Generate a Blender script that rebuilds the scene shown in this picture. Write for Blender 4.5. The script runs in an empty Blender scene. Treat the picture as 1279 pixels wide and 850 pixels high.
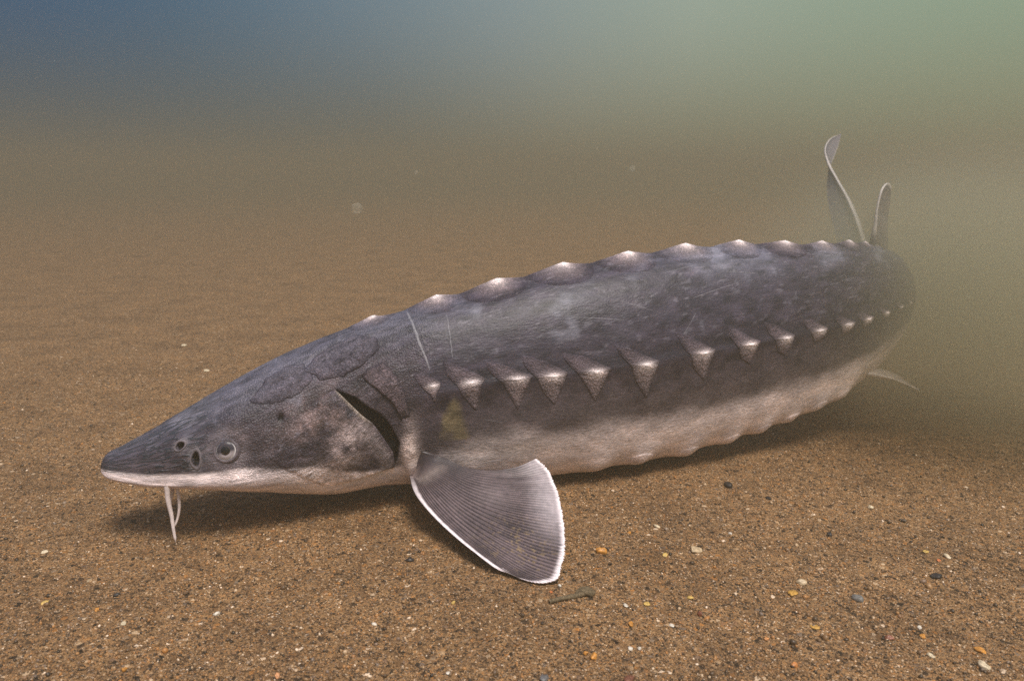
import bpy, math, random
import numpy as np
from mathutils import Matrix
R = math.radians
sc = bpy.context.scene
COL = sc.collection
rng = np.random.default_rng(11)
random.seed(5)

# ------------------------------------------------------------------ camera, world, sun, exposure
CAM_H = 0.385
cam_d = bpy.data.cameras.new('camera')
cam_d.sensor_width = 36.0
cam_d.lens = 36.0 * 950.0 / 1279.0
cam_d.clip_start = 0.02
cam_d.clip_end = 500.0
cam_d.dof.use_dof = True
cam_d.dof.focus_distance = 0.86
cam_d.dof.aperture_fstop = 9.0
cam = bpy.data.objects.new('camera', cam_d)
COL.objects.link(cam)
cam.location = (0, 0, CAM_H)
cam.rotation_euler = (R(90 - 12.2), 0, 0)
sc.camera = cam

SUN_EL, SUN_AZ = R(67), R(146)          # high sun, off to the right and a little behind the camera
sun_d = bpy.data.lights.new('sun', 'SUN')
sun_d.energy = 1.5
sun_d.angle = R(20)
sun_d.color = (1.0, 0.95, 0.86)
sun = bpy.data.objects.new('sun', sun_d)
COL.objects.link(sun)
sun.location = (0, 0, 4)
sun.rotation_euler = (R(19), R(13), 0)

world = bpy.data.worlds.new('World')
sc.world = world
world.use_nodes = True
wn = world.node_tree
wn.nodes.clear()


def N(nt, kind, **kw):
    n = nt.nodes.new(kind)
    for k, v in kw.items():
        if k == 'inp':
            for kk, vv in v.items():
                n.inputs[kk].default_value = vv
        else:
            setattr(n, k, v)
    return n


def ramp(nt, stops, interp='LINEAR'):
    r = nt.nodes.new('ShaderNodeValToRGB')
    r.color_ramp.interpolation = interp
    e = r.color_ramp.elements
    while len(e) > 1:
        e.remove(e[-1])
    e[0].position = stops[0][0]
    e[0].color = (*stops[0][1], 1)
    for p, c in stops[1:]:
        q = e.new(p)
        q.color = (*c, 1)
    return r


sky = N(wn, 'ShaderNodeTexSky', sky_type='NISHITA')
sky.sun_disc = False
sky.sun_elevation = SUN_EL
sky.sun_rotation = SUN_AZ
sky.air_density = 1.0
sky.dust_density = 2.0
tc = N(wn, 'ShaderNodeTexCoord')
sep = N(wn, 'ShaderNodeSeparateXYZ')
wn.links.new(tc.outputs['Generated'], sep.inputs[0])
# open water seen along the bed: blue to one side, green to the other
mx = N(wn, 'ShaderNodeMapRange', interpolation_type='SMOOTHSTEP')
mx.inputs['From Min'].default_value = -0.62
mx.inputs['From Max'].default_value = 0.62
wn.links.new(sep.outputs['X'], mx.inputs['Value'])
wr = ramp(wn, [(0.0, (0.05, 0.50, 1.20)), (0.10, (0.24, 0.74, 1.32)), (0.26, (0.72, 1.22, 1.66)), (0.5, (1.45, 1.92, 2.05)), (0.75, (2.05, 2.55, 2.15)), (1.0, (1.65, 2.35, 1.70))])
wn.links.new(mx.outputs[0], wr.inputs['Fac'])
me_ = N(wn, 'ShaderNodeMapRange', interpolation_type='SMOOTHSTEP', inp={'From Min': -0.02, 'From Max': 0.22})
wn.links.new(sep.outputs['Z'], me_.inputs['Value'])
low = ramp(wn, [(0.0, (0.20, 0.48, 0.64)), (0.3, (0.52, 0.66, 0.62)), (0.6, (1.55, 1.58, 1.10)), (1.0, (1.60, 1.72, 1.02))])
wn.links.new(mx.outputs[0], low.inputs['Fac'])
mlow = N(wn, 'ShaderNodeMix', data_type='RGBA')
wn.links.new(me_.outputs[0], mlow.inputs['Factor'])
wn.links.new(low.outputs['Color'], mlow.inputs['A'])
wn.links.new(wr.outputs['Color'], mlow.inputs['B'])
mz = N(wn, 'ShaderNodeMapRange', interpolation_type='SMOOTHSTEP')
mz.inputs['From Min'].default_value = 0.18
mz.inputs['From Max'].default_value = 0.75
wn.links.new(sep.outputs['Z'], mz.inputs['Value'])
mixw = N(wn, 'ShaderNodeMix', data_type='RGBA')
wn.links.new(mz.outputs[0], mixw.inputs['Factor'])
wn.links.new(mlow.outputs['Result'], mixw.inputs['A'])
wn.links.new(sky.outputs['Color'], mixw.inputs['B'])
bg = N(wn, 'ShaderNodeBackground')
bg.inputs['Strength'].default_value = 0.055
wn.links.new(mixw.outputs['Result'], bg.inputs['Color'])
wo = N(wn, 'ShaderNodeOutputWorld')
wn.links.new(bg.outputs[0], wo.inputs['Surface'])

sc.view_settings.view_transform = 'Standard'
sc.view_settings.look = 'None'
sc.view_settings.gamma = 1.0
sc.view_settings.exposure = 1.68
sc.render.engine = 'CYCLES'
sc.cycles.use_denoising = False
sc.cycles.max_bounces = 8
sc.cycles.volume_bounces = 3
sc.cycles.diffuse_bounces = 3


# ------------------------------------------------------------------ helpers
def smooth(a, b, x):
    t = np.clip((np.asarray(x, float) - a) / (b - a), 0, 1)
    return t * t * (3 - 2 * t)


def _hash(ix, iy, iz, seed):
    h = (ix.astype(np.int64) * 374761393 + iy.astype(np.int64) * 668265263 + iz.astype(np.int64) * 2147483647 + seed * 1013904223) & 0x7fffffff
    h = ((h ^ (h >> 13)) * 1274126177) & 0x7fffffff
    h = ((h ^ (h >> 15)) * 1911520717) & 0x7fffffff
    return ((h ^ (h >> 16)) & 0xffff) / 65535.0


def vnoise(P, seed=0):
    i = np.floor(P).astype(np.int64)
    f = P - i
    f = f * f * f * (f * (f * 6 - 15) + 10)
    o = 0
    for dx in (0, 1):
        wx = f[..., 0] if dx else 1 - f[..., 0]
        for dy in (0, 1):
            wy = f[..., 1] if dy else 1 - f[..., 1]
            for dz in (0, 1):
                wz = f[..., 2] if dz else 1 - f[..., 2]
                o = o + wx * wy * wz * _hash(i[..., 0] + dx, i[..., 1] + dy, i[..., 2] + dz, seed)
    return o


def fbm(P, scale, octs=3, seed=0):
    o, a, t = 0, 1.0, 0.0
    for k in range(octs):
        o = o + a * vnoise(P * (scale * 2 ** k) + 37.7 * k, seed + k)
        t += a
        a *= 0.5
    return o / t - 0.5


def mesh_obj(name, verts, faces, mat, parent=None, cols=None, attrs=None, smooth_shade=True):
    """verts (n,3) world coordinates; faces (m,k) int array or list of arrays."""
    verts = np.asarray(verts, np.float32).reshape(-1, 3)
    if parent is not None:
        off = np.zeros(3)
        q = parent
        while q is not None:
            off = off + np.array(q.location)
            q = q.parent
        verts = verts - off.astype(np.float32)
    me = bpy.data.meshes.new(name)
    groups = faces if isinstance(faces, list) else [faces]
    groups = [np.asarray(g, np.int32) for g in groups if len(g)]
    nl = sum(g.size for g in groups)
    nf = sum(len(g) for g in groups)
    me.vertices.add(len(verts))
    me.vertices.foreach_set('co', verts.ravel())
    me.loops.add(nl)
    me.polygons.add(nf)
    me.loops.foreach_set('vertex_index', np.concatenate([g.ravel() for g in groups]))
    starts, tot, at = [], [], 0
    for g in groups:
        k = g.shape[1]
        starts.append(at + np.arange(len(g)) * k)
        tot.append(np.full(len(g), k))
        at += g.size
    me.polygons.foreach_set('loop_start', np.concatenate(starts).astype(np.int32))
    me.polygons.foreach_set('loop_total', np.concatenate(tot).astype(np.int32))
    if smooth_shade:
        me.polygons.foreach_set('use_smooth', np.ones(nf, bool))
    me.update(calc_edges=True)
    me.validate()
    if cols is not None:
        a = me.attributes.new('pigment', 'FLOAT_COLOR', 'POINT')
        c = np.ones((len(verts), 4), np.float32)
        c[:, :3] = np.asarray(cols).reshape(-1, 3)
        a.data.foreach_set('color', c.ravel())
    for k, v in (attrs or {}).items():
        a = me.attributes.new(k, 'FLOAT_VECTOR', 'POINT')
        a.data.foreach_set('vector', np.asarray(v, np.float32).reshape(-1, 3).ravel())
    me.materials.append(mat)
    o = bpy.data.objects.new(name, me)
    COL.objects.link(o)
    if parent is not None:
        o.parent = parent
    return o


def quads(nu, nv, wrap=False, off=0, flip=False):
    i = np.arange(nu - 1)[:, None]
    j = np.arange(nv if wrap else nv - 1)[None]
    j2 = (j + 1) % nv
    a, b, c, d = i * nv + j, i * nv + j2, (i + 1) * nv + j2, (i + 1) * nv + j
    q = np.stack(np.broadcast_arrays(a, b, c, d), -1).reshape(-1, 4) + off
    return q[:, ::-1] if flip else q


def tag(o, label=None, cat=None, group=None, kind=None):
    if label: o['label'] = label
    if cat: o['category'] = cat
    if group: o['group'] = group
    if kind: o['kind'] = kind
    return o


def new_mat(name):
    m = bpy.data.materials.new(name)
    m.use_nodes = True
    nt = m.node_tree
    nt.nodes.clear()
    out = nt.nodes.new('ShaderNodeOutputMaterial')
    p = nt.nodes.new('ShaderNodeBsdfPrincipled')
    nt.links.new(p.outputs[0], out.inputs['Surface'])
    return m, nt, p


def mathn(nt, op, a, b=None, clamp=False):
    n = nt.nodes.new('ShaderNodeMath')
    n.operation = op
    n.use_clamp = clamp
    for k, v in enumerate((a, b)):
        if v is None: continue
        if isinstance(v, (int, float)): n.inputs[k].default_value = v
        else: nt.links.new(v, n.inputs[k])
    return n.outputs[0]


def mixc(nt, fac, a, b, mode='MIX'):
    n = nt.nodes.new('ShaderNodeMix')
    n.data_type = 'RGBA'
    n.blend_type = mode
    for nm, v in (('Factor', fac), ('A', a), ('B', b)):
        s = n.inputs[nm] if nm == 'Factor' else [q for q in n.inputs if q.name == nm and q.type == 'RGBA'][0]
        if isinstance(v, (int, float)): s.default_value = v
        elif isinstance(v, tuple): s.default_value = (*v, 1)
        else: nt.links.new(v, s)
    return [q for q in n.outputs if q.type == 'RGBA'][0]


# ------------------------------------------------------------------ materials
def skin_material(name, rough=0.46, bump=0.75, mottled=True, spec=0.35):
    m, nt, p = new_mat(name)
    L = nt.links.new
    pig = N(nt, 'ShaderNodeAttribute', attribute_name='pigment')
    ch = N(nt, 'ShaderNodeAttribute', attribute_name='chart')
    mp = N(nt, 'ShaderNodeMapping')
    L(ch.outputs['Vector'], mp.inputs['Vector'])
    mp.inputs['Scale'].default_value = (0.33, 1.0, 1.0)
    stri = N(nt, 'ShaderNodeTexNoise', inp={'Scale': 520.0, 'Detail': 3.0, 'Roughness': 0.6})
    L(mp.outputs[0], stri.inputs['Vector'])
    mid = N(nt, 'ShaderNodeTexNoise', inp={'Scale': 70.0, 'Detail': 4.0, 'Roughness': 0.65})
    L(mp.outputs[0], mid.inputs['Vector'])
    vor = N(nt, 'ShaderNodeTexVoronoi', inp={'Scale': 560.0, 'Randomness': 0.9})
    L(ch.outputs['Vector'], vor.inputs['Vector'])
    # fine tone variation of the skin
    r1 = ramp(nt, [(0.28, (0.45, 0.45, 0.47)), (0.5, (1, 1, 1)), (0.72, (1.7, 1.66, 1.68))])
    L(stri.outputs['Fac'], r1.inputs['Fac'])
    r2 = ramp(nt, [(0.3, (0.48, 0.48, 0.53)), (0.5, (1, 1, 1)), (0.7, (1.65, 1.56, 1.52))])
    L(mid.outputs['Fac'], r2.inputs['Fac'])
    c = mixc(nt, 0.5, pig.outputs['Color'], r1.outputs['Color'], 'MULTIPLY')
    c = mixc(nt, 0.5 if mottled else 0.3, c, r2.outputs['Color'], 'MULTIPLY')
    # denticles: pale pin-points
    dots = ramp(nt, [(0.0, (2.6, 2.35, 2.3)), (0.22, (1.5, 1.42, 1.42)), (0.42, (0.85, 0.85, 0.86)), (1.0, (0.7, 0.7, 0.73))])
    L(vor.outputs['Distance'], dots.inputs['Fac'])
    zone = N(nt, 'ShaderNodeAttribute', attribute_name='zone')
    zs = N(nt, 'ShaderNodeSeparateXYZ')
    L(zone.outputs['Vector'], zs.inputs[0])
    dfac = mathn(nt, 'MULTIPLY', zs.outputs['Y'], 0.85)
    c = mixc(nt, dfac, c, dots.outputs['Color'], 'MULTIPLY')
    # worm-like channels of the snout
    wv = N(nt, 'ShaderNodeMapping')
    wv.inputs['Scale'].default_value = (0.34, 1.0, 1.0)
    L(ch.outputs['Vector'], wv.inputs['Vector'])
    wrm = N(nt, 'ShaderNodeTexNoise', inp={'Scale': 105.0, 'Detail': 1.5, 'Distortion': 1.3})
    L(wv.outputs[0], wrm.inputs['Vector'])
    ab = mathn(nt, 'ABSOLUTE', mathn(nt, 'SUBTRACT', wrm.outputs['Fac'], 0.5))
    line = N(nt, 'ShaderNodeMapRange', interpolation_type='SMOOTHSTEP', inp={'From Min': 0.012, 'From Max': 0.075, 'To Min': 1.0, 'To Max': 0.0})
    L(ab, line.inputs['Value'])
    lm = mathn(nt, 'MULTIPLY', line.outputs[0], zs.outputs['X'])
    c = mixc(nt, mathn(nt, 'MULTIPLY', lm, 0.85), c, (0.020, 0.028, 0.038))
    L(c, p.inputs['Base Color'])
    p.inputs['Roughness'].default_value = rough
    p.inputs['Specular IOR Level'].default_value = spec
    h = mathn(nt, 'MULTIPLY', stri.outputs['Fac'], 0.6)
    h = mathn(nt, 'ADD', h, mathn(nt, 'MULTIPLY', mid.outputs['Fac'], 1.2))
    h = mathn(nt, 'SUBTRACT', h, mathn(nt, 'MULTIPLY', mathn(nt, 'MULTIPLY', vor.outputs['Distance'], zs.outputs['Y']), 0.9))
    h = mathn(nt, 'SUBTRACT', h, mathn(nt, 'MULTIPLY', lm, 0.8))
    b = N(nt, 'ShaderNodeBump', inp={'Strength': bump, 'Distance': 0.0012})
    L(h, b.inputs['Height'])
    L(b.outputs[0], p.inputs['Normal'])
    return m


M_SKIN = skin_material('sturgeon_skin')
M_SCUTE = skin_material('scute_bone', rough=0.6, bump=0.8, spec=0.15)


def fin_material():
    m, nt, p = new_mat('fin_membrane')
    pig = N(nt, 'ShaderNodeAttribute', attribute_name='pigment')
    no = N(nt, 'ShaderNodeTexNoise', inp={'Scale': 160.0, 'Detail': 4.0})
    tcn = N(nt, 'ShaderNodeTexCoord')
    nt.links.new(tcn.outputs['Object'], no.inputs['Vector'])
    r = ramp(nt, [(0.3, (0.72, 0.72, 0.74)), (0.5, (1, 1, 1)), (0.72, (1.3, 1.27, 1.27))])
    nt.links.new(no.outputs['Fac'], r.inputs['Fac'])
    c = mixc(nt, 0.7, pig.outputs['Color'], r.outputs['Color'], 'MULTIPLY')
    nt.links.new(c, p.inputs['Base Color'])
    p.inputs['Roughness'].default_value = 0.45
    p.inputs['Specular IOR Level'].default_value = 0.3
    b = N(nt, 'ShaderNodeBump', inp={'Strength': 0.4, 'Distance': 0.0008})
    nt.links.new(no.outputs['Fac'], b.inputs['Height'])
    nt.links.new(b.outputs[0], p.inputs['Normal'])
    return m


M_FIN = fin_material()


def plain(name, col, rough=0.5, spec=0.4, vary=0.0, scale=200.0):
    m, nt, p = new_mat(name)
    p.inputs['Roughness'].default_value = rough
    p.inputs['Specular IOR Level'].default_value = spec
    no = N(nt, 'ShaderNodeTexNoise', inp={'Scale': scale, 'Detail': 4.0})
    tcn = N(nt, 'ShaderNodeTexCoord')
    nt.links.new(tcn.outputs['Object'], no.inputs['Vector'])
    v = max(vary, 0.02)
    r = ramp(nt, [(0.3, tuple(c * (1 - v) for c in col)), (0.7, tuple(min(1, c * (1 + v)) for c in col))])
    nt.links.new(no.outputs['Fac'], r.inputs['Fac'])
    nt.links.new(r.outputs['Color'], p.inputs['Base Color'])
    return m


M_PUPIL = plain('pupil_black', (0.004, 0.004, 0.006), 0.08, 0.6)
M_DARK = plain('cavity_flesh', (0.006, 0.005, 0.008), 0.7, 0.1)
M_BARBEL = plain('barbel_flesh', (0.60, 0.50, 0.48), 0.45, 0.3, 0.15)

GRAIN_STOPS = [(0.0, (0.026, 0.018, 0.011)), (0.16, (0.073, 0.045, 0.025)), (0.34, (0.185, 0.102, 0.047)), (0.56, (0.252, 0.144, 0.066)),
               (0.76, (0.333, 0.194, 0.092)), (0.84, (0.382, 0.167, 0.047)), (0.90, (0.161, 0.120, 0.094)), (0.96, (0.418, 0.272, 0.152)), (0.985, (0.541, 0.386, 0.250)), (1.0, (0.861, 0.669, 0.502))]


def sand_material():
    m, nt, p = new_mat('river_sand')
    L = nt.links.new
    geo = N(nt, 'ShaderNodeNewGeometry')
    v1 = N(nt, 'ShaderNodeTexVoronoi', inp={'Scale': 780.0})
    L(geo.outputs['Position'], v1.inputs['Vector'])
    v2 = N(nt, 'ShaderNodeTexVoronoi', inp={'Scale': 260.0})
    L(geo.outputs['Position'], v2.inputs['Vector'])
    s1 = N(nt, 'ShaderNodeSeparateColor'); L(v1.outputs['Color'], s1.inputs[0])
    s2 = N(nt, 'ShaderNodeSeparateColor'); L(v2.outputs['Color'], s2.inputs[0])
    g1 = ramp(nt, GRAIN_STOPS); L(s1.outputs[0], g1.inputs['Fac'])
    g2 = ramp(nt, GRAIN_STOPS); L(s2.outputs[1], g2.inputs['Fac'])
    # some of the cells are larger grains
    pick = mathn(nt, 'GREATER_THAN', s2.outputs[0], 0.84)
    c = mixc(nt, pick, g1.outputs['Color'], g2.outputs['Color'])
    big = N(nt, 'ShaderNodeTexNoise', inp={'Scale': 9.0, 'Detail': 5.0, 'Roughness': 0.6}); L(geo.outputs['Position'], big.inputs['Vector'])
    rb = ramp(nt, [(0.32, (0.70, 0.68, 0.66)), (0.5, (0.98, 0.97, 0.95)), (0.68, (1.15, 1.12, 1.06))]); L(big.outputs['Fac'], rb.inputs['Fac'])
    c = mixc(nt, 0.9, c, rb.outputs['Color'], 'MULTIPLY')
    med = N(nt, 'ShaderNodeTexNoise', inp={'Scale': 60.0, 'Detail': 5.0, 'Roughness': 0.7}); L(geo.outputs['Position'], med.inputs['Vector'])
    rm = ramp(nt, [(0.34, (0.55, 0.52, 0.50)), (0.5, (1, 1, 1)), (0.7, (1.15, 1.1, 1.05))]); L(med.outputs['Fac'], rm.inputs['Fac'])
    c = mixc(nt, 0.85, c, rm.outputs['Color'], 'MULTIPLY')
    L(c, p.inputs['Base Color'])
    p.inputs['Roughness'].default_value = 0.75
    p.inputs['Specular IOR Level'].default_value = 0.25
    h = mathn(nt, 'MULTIPLY', v1.outputs['Distance'], -1.0)
    h = mathn(nt, 'SUBTRACT', h, mathn(nt, 'MULTIPLY', v2.outputs['Distance'], mathn(nt, 'MULTIPLY', pick, 2.0)))
    h = mathn(nt, 'ADD', h, mathn(nt, 'MULTIPLY', med.outputs['Fac'], 1.5))
    b = N(nt, 'ShaderNodeBump', inp={'Strength': 0.8, 'Distance': 0.0016})
    L(h, b.inputs['Height'])
    L(b.outputs[0], p.inputs['Normal'])
    return m


def grain_material():
    m, nt, p = new_mat('sand_grain')
    geo = N(nt, 'ShaderNodeNewGeometry')
    g = ramp(nt, GRAIN_STOPS)
    nt.links.new(geo.outputs['Random Per Island'], g.inputs['Fac'])
    nt.links.new(g.outputs['Color'], p.inputs['Base Color'])
    p.inputs['Roughness'].default_value = 0.4
    p.inputs['Specular IOR Level'].default_value = 0.4
    return m


M_SAND = sand_material()
M_GRAIN = grain_material()


# ------------------------------------------------------------------ the riverbed
def bed_height(x, y):
    P = np.stack([x, y, np.zeros_like(x)], -1)
    near = np.exp(-((x - 0.1) ** 2 + (y - 0.9) ** 2) / 1.2)
    h = 0.022 * fbm(P, 3.0, 3, 3) * np.exp(-((x - .1) ** 2 + (y - .7) ** 2) / .8) + 0.0100 * fbm(P, 11.0, 3, 7) * near + 0.0030 * fbm(P, 70.0, 2, 9) * near
    # scoured, level patch where the fish rests
    rest = np.exp(-(((x - 0.12) / 0.75) ** 2 + ((y - 0.9) / 0.35) ** 2))
    return h * (1 - 0.55 * rest)


def axis(lo, hi, d0, far):
    a = list(np.arange(lo, hi + d0 / 2, d0))
    up, st = [a[-1]], d0
    while up[-1] < far:
        st *= 1.14; up.append(up[-1] + st)
    dn, st = [a[0]], d0
    while dn[-1] > -far:
        st *= 1.14; dn.append(dn[-1] - st)
    return np.array(dn[:0:-1] + a + up[1:])


gx = axis(-0.75, 1.0, 0.0042, 42.0)
gy = axis(0.42, 1.7, 0.0046, 42.0)
GX, GY = np.meshgrid(gx, gy, indexing='ij')
bed = np.stack([GX, GY, bed_height(GX, GY)], -1)
riverbed = mesh_obj('riverbed', bed, quads(len(gx), len(gy), flip=True), M_SAND)
tag(riverbed, kind='structure')

# ------------------------------------------------------------------ the fish: body chart
SK = np.array([0, .02, .05, .10, .17, .25, .33, .42, .52, .62, .72, .82, .92, 1.02, 1.12, 1.24, 1.38])
PSI = np.array([0.3518, 0.3197, 0.3214, 0.3632, 0.4324, 0.4058, 0.2581, 0.2585, 0.3189, 0.3555, 0.3817, 0.3305, 0.3479, 0.6128, 0.8812, 1.36, 1.25])
WID = np.array([0.014, 0.0205, 0.0312, 0.0504, 0.0656, 0.0689, 0.0671, 0.0719, 0.0773, 0.0804, 0.0758, 0.0705, 0.0606, 0.0548, 0.052, 0.038, 0.024])
HTOP = np.array([0.0125, 0.0185, 0.0375, 0.0653, 0.0968, 0.1069, 0.0893, 0.0899, 0.1043, 0.1132, 0.117, 0.1139, 0.1026, 0.0919, 0.0771, 0.047, 0.02])
HBOT = np.array([0.0072, 0.0074, 0.009, 0.0122, 0.0304, 0.072, 0.1135, 0.1454, 0.1494, 0.1525, 0.1546, 0.1478, 0.1358, 0.1213, 0.0911, 0.05, 0.02])
ZC = np.array([0.0837, 0.0767, 0.0697, 0.0675, 0.0708, 0.0924, 0.1333, 0.1519, 0.1582, 0.1633, 0.1685, 0.1748, 0.183, 0.1929, 0.198, 0.194, 0.1824])
EK = np.array([0, .05, .15, .3, .42, .6, .9, 1.2, 1.38])
ETX = np.array([1, .95, .85, .9, .95, .95, .95, 1, 1.])
ETZ = np.array([1, 1.1, 1.15, 1.15, 1.2, 1.2, 1.2, 1.1, 1.])
EBX = np.array([1, .8, .6, .6, .65, .7, .75, .9, 1.])
NOSE = (-0.4548, 0.7643)


S_TIP = .0145


def itp(yk, x):
    m = np.gradient(yk, SK)
    h = np.diff(SK)
    i = np.clip(np.searchsorted(SK, x) - 1, 0, len(h) - 1)
    t = (x - SK[i]) / h[i]
    return (yk[i] * (1 + 2 * t) * (1 - t) ** 2 + h[i] * m[i] * t * (1 - t) ** 2 + yk[i + 1] * t * t * (3 - 2 * t) + h[i] * m[i + 1] * t * t * (t - 1))


_ss = np.linspace(0, SK[-1], 400)
_ps = itp(PSI, _ss)
_d = _ss[1] - _ss[0]
_X = NOSE[0] + np.concatenate([[0], np.cumsum((np.cos(_ps)[1:] + np.cos(_ps)[:-1]) / 2 * _d)])
_Y = NOSE[1] + np.concatenate([[0], np.cumsum((np.sin(_ps)[1:] + np.sin(_ps)[:-1]) / 2 * _d)])


def base(s, f):
    """point of the smooth body; s metres from the snout tip, f radians (0 = left flank, pi/2 = back)"""
    s, f = np.broadcast_arrays(np.asarray(s, float), np.asarray(f, float))
    s = np.clip(s, 0, SK[-1])
    X = np.interp(s, _ss, _X); Y = np.interp(s, _ss, _Y); ps = itp(PSI, s)
    W = itp(WID, s); Ht = itp(HTOP, s); Hb = itp(HBOT, s); zc = itp(ZC, s)
    tq = np.clip((s - S_TIP) / .012, 0, 1)
    cap = np.sqrt(np.clip(1 - (1 - tq) ** 2, 0, 1))          # rounded snout tip
    W = W * cap; Ht = Ht * cap; Hb = Hb * cap
    c, sn = np.cos(f), np.sin(f)
    top = sn >= 0
    ex = np.where(top, np.interp(s, EK, ETX), np.interp(s, EK, EBX)); ez = np.where(top, np.interp(s, EK, ETZ), 1.0)
    lat = np.sign(c) * np.abs(c) ** ex * W
    ver = np.where(top, Ht, -Hb) * np.abs(sn) ** ez
    return np.stack([X + lat * np.sin(ps), Y - lat * np.cos(ps), zc + ver], -1)


def normal(s, f):
    e, g = 0.003, 0.02
    a = base(np.clip(s + e, 0, 1.38), f) - base(np.clip(s - e, 0, 1.38), f)
    b = base(s, f + g) - base(s, f - g)
    n = np.cross(a, b)
    n /= np.linalg.norm(n, axis=-1, keepdims=True) + 1e-12
    return n


# sign so that normals point outwards
_t = normal(np.array([0.6]), np.array([0.0]))[0]
_sg = 1.0 if _t @ (base(0.6, 0.0) - base(0.6, math.pi)) > 0 else -1.0

D2 = math.pi / 180
SL_F = np.array([(-60, .323), (-39, .3270), (-28, .3245), (-16, .3135), (4.5, .294), (21.5, .275), (36, .258), (37.5, .2565), (60, .235)])
SL_B = np.array([(-60, .323), (-40.5, .328), (-35.5, .3315), (-24, .3338), (-10.5, .3225), (6.5, .3040), (24.5, .2812), (36, .2600), (37.5, .2565), (60, .235)])
VENTRAL = [(.58, -62), (.6395, -62), (.7165, -67), (.7865, -67), (.8405, -67), (.8885, -66), (.9345, -63), (.974, -60)]
NOSTRILS = [(.0975, 40.5, .0042, .0042), (.1105, 25.0, .0034, .0080)]


def loc_r(s, fdeg):
    f = fdeg * D2
    return float(np.linalg.norm(base(s, f + .22) - base(s, f - .22)) / .44)


def gauss(x): return np.exp(-x * x)


def relief(s, f, P, cavity=True):
    """height of the skin over the smooth body"""
    fd = np.degrees(f)
    d = 0.0016 * fbm(P, 22, 3, 21) * smooth(.02, .2, s) + 0.0006 * fbm(P, 90, 2, 23)
    # brow, orbit, cheek
    d = d + 0.004 * gauss((s - .150) / .020) * gauss((fd - 47) / 13)
    d = d - 0.0030 * gauss((s - .158) / .014) * gauss((fd - 20) / 12)
    d = d + 0.0030 * gauss((s - .10) / .010) * gauss((fd - 34) / 16)
    d = d - 0.0040 * gauss((s - .195) / .0035) * gauss((fd - 35.5) / 3.2)      # spiracle
    # shoulder girdle knob in front of the pectoral fin
    d = d + (0.0085 + .010 * fbm(P, 60, 2, 27)) * gauss((s - .345) / .010) * gauss((fd + 36) / 18)
    d = d + 0.0030 * gauss((s - .318) / .022) * gauss((fd - 22) / 15)
    # head-shield edges
    e = s - (.305 + .012 * np.sin(fd * .09) + .004 * np.sin(fd * .31))
    d = d + np.where((fd > 36) & (fd < 95), 0.0014 * (smooth(-.05, 0, e) - smooth(0, .004, e)), 0)
    # low lateral fold joining the scutes
    d = d + 0.0022 * gauss(fd / 5.5) * smooth(.34, .40, s) * (1 - smooth(1.1, 1.3, s))
    d = d + 0.0042 * gauss((fd - 90) / 7) * smooth(.30, .40, s) * (1 - smooth(1.0, 1.12, s))
    for sv, fv in VENTRAL:
        d = d + 0.0058 * gauss((s - sv) / .019) * gauss((fd - fv) / 13)
    for sn_, fn_, ra, rb in NOSTRILS:
        r_ = np.sqrt(((s - sn_) / ra) ** 2 + ((fd - fn_) * D2 * loc_r(sn_, fn_) / rb) ** 2)
        if cavity: d = d - 0.008 * (1 - smooth(.62, 0.95, r_))
    if cavity:
        sf = np.interp(fd, SL_F[:, 0], SL_F[:, 1]); sb = np.interp(fd, SL_B[:, 0], SL_B[:, 1])
        w = np.clip((sb - sf) / .011, 0, 1) * ((fd > -62) & (fd < 62))
        ins = smooth(sf - .022, sf - .010, s) * (1 - smooth(sb - .003, sb + .0005, s))
        d = d - 0.014 * ins * w
        # gill cover hides a shallow bed
    return d


def surf(s, f, h=0.0, cavity=True):
    s, f = np.broadcast_arrays(np.asarray(s, float), np.asarray(f, float))
    P = base(s, f)
    n = normal(s, f) * _sg
    taper = smooth(S_TIP, 0.045, s)[..., None]
    return P + n * ((relief(s, f, P, cavity) * taper[..., 0] + h)[..., None])


LATERAL = [(.3725, 8, .62), (.415, 4.5, .95), (.466, 1.5, 1.0), (.507, .5, 1.08), (.5585, -.5, 1.1), (.6225, -.5, 1.15), (.706, 1, 1.1), (.7805, 1, 1.06), (.8415, 0, 1.0), (.900, .5, .9),
           (.947, 0, .8), (.983, 0, .70), (1.022, .5, .62), (1.062, 1, .55), (1.097, 1.5, .48), (1.128, 2, .42), (1.158, 2, .38), (1.188, 2, .34)]

BELLY_S = [0, .03, .06, .11, .148, .1875, .23, .28, .33, .4145, .46, .6, .9, 1.0, 1.1, 1.38]
BELLY_F = [30, 19, 15, 11, 11, 3, -12, -33, -43, -35, -30, -31, -32, -31, -26, -18]


def lerp(a, b, t):
    t = np.asarray(t)[..., None]
    return np.asarray(a) * (1 - t) + np.asarray(b) * t


C_BACK = (0.042, 0.0345, 0.051)
C_FLANK = (0.058, 0.046, 0.057)
C_MID = (0.150, 0.121, 0.122)
C_PALE = (0.84, 0.71, 0.695)
C_SNOUT = (0.86, 0.72, 0.715)


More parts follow.
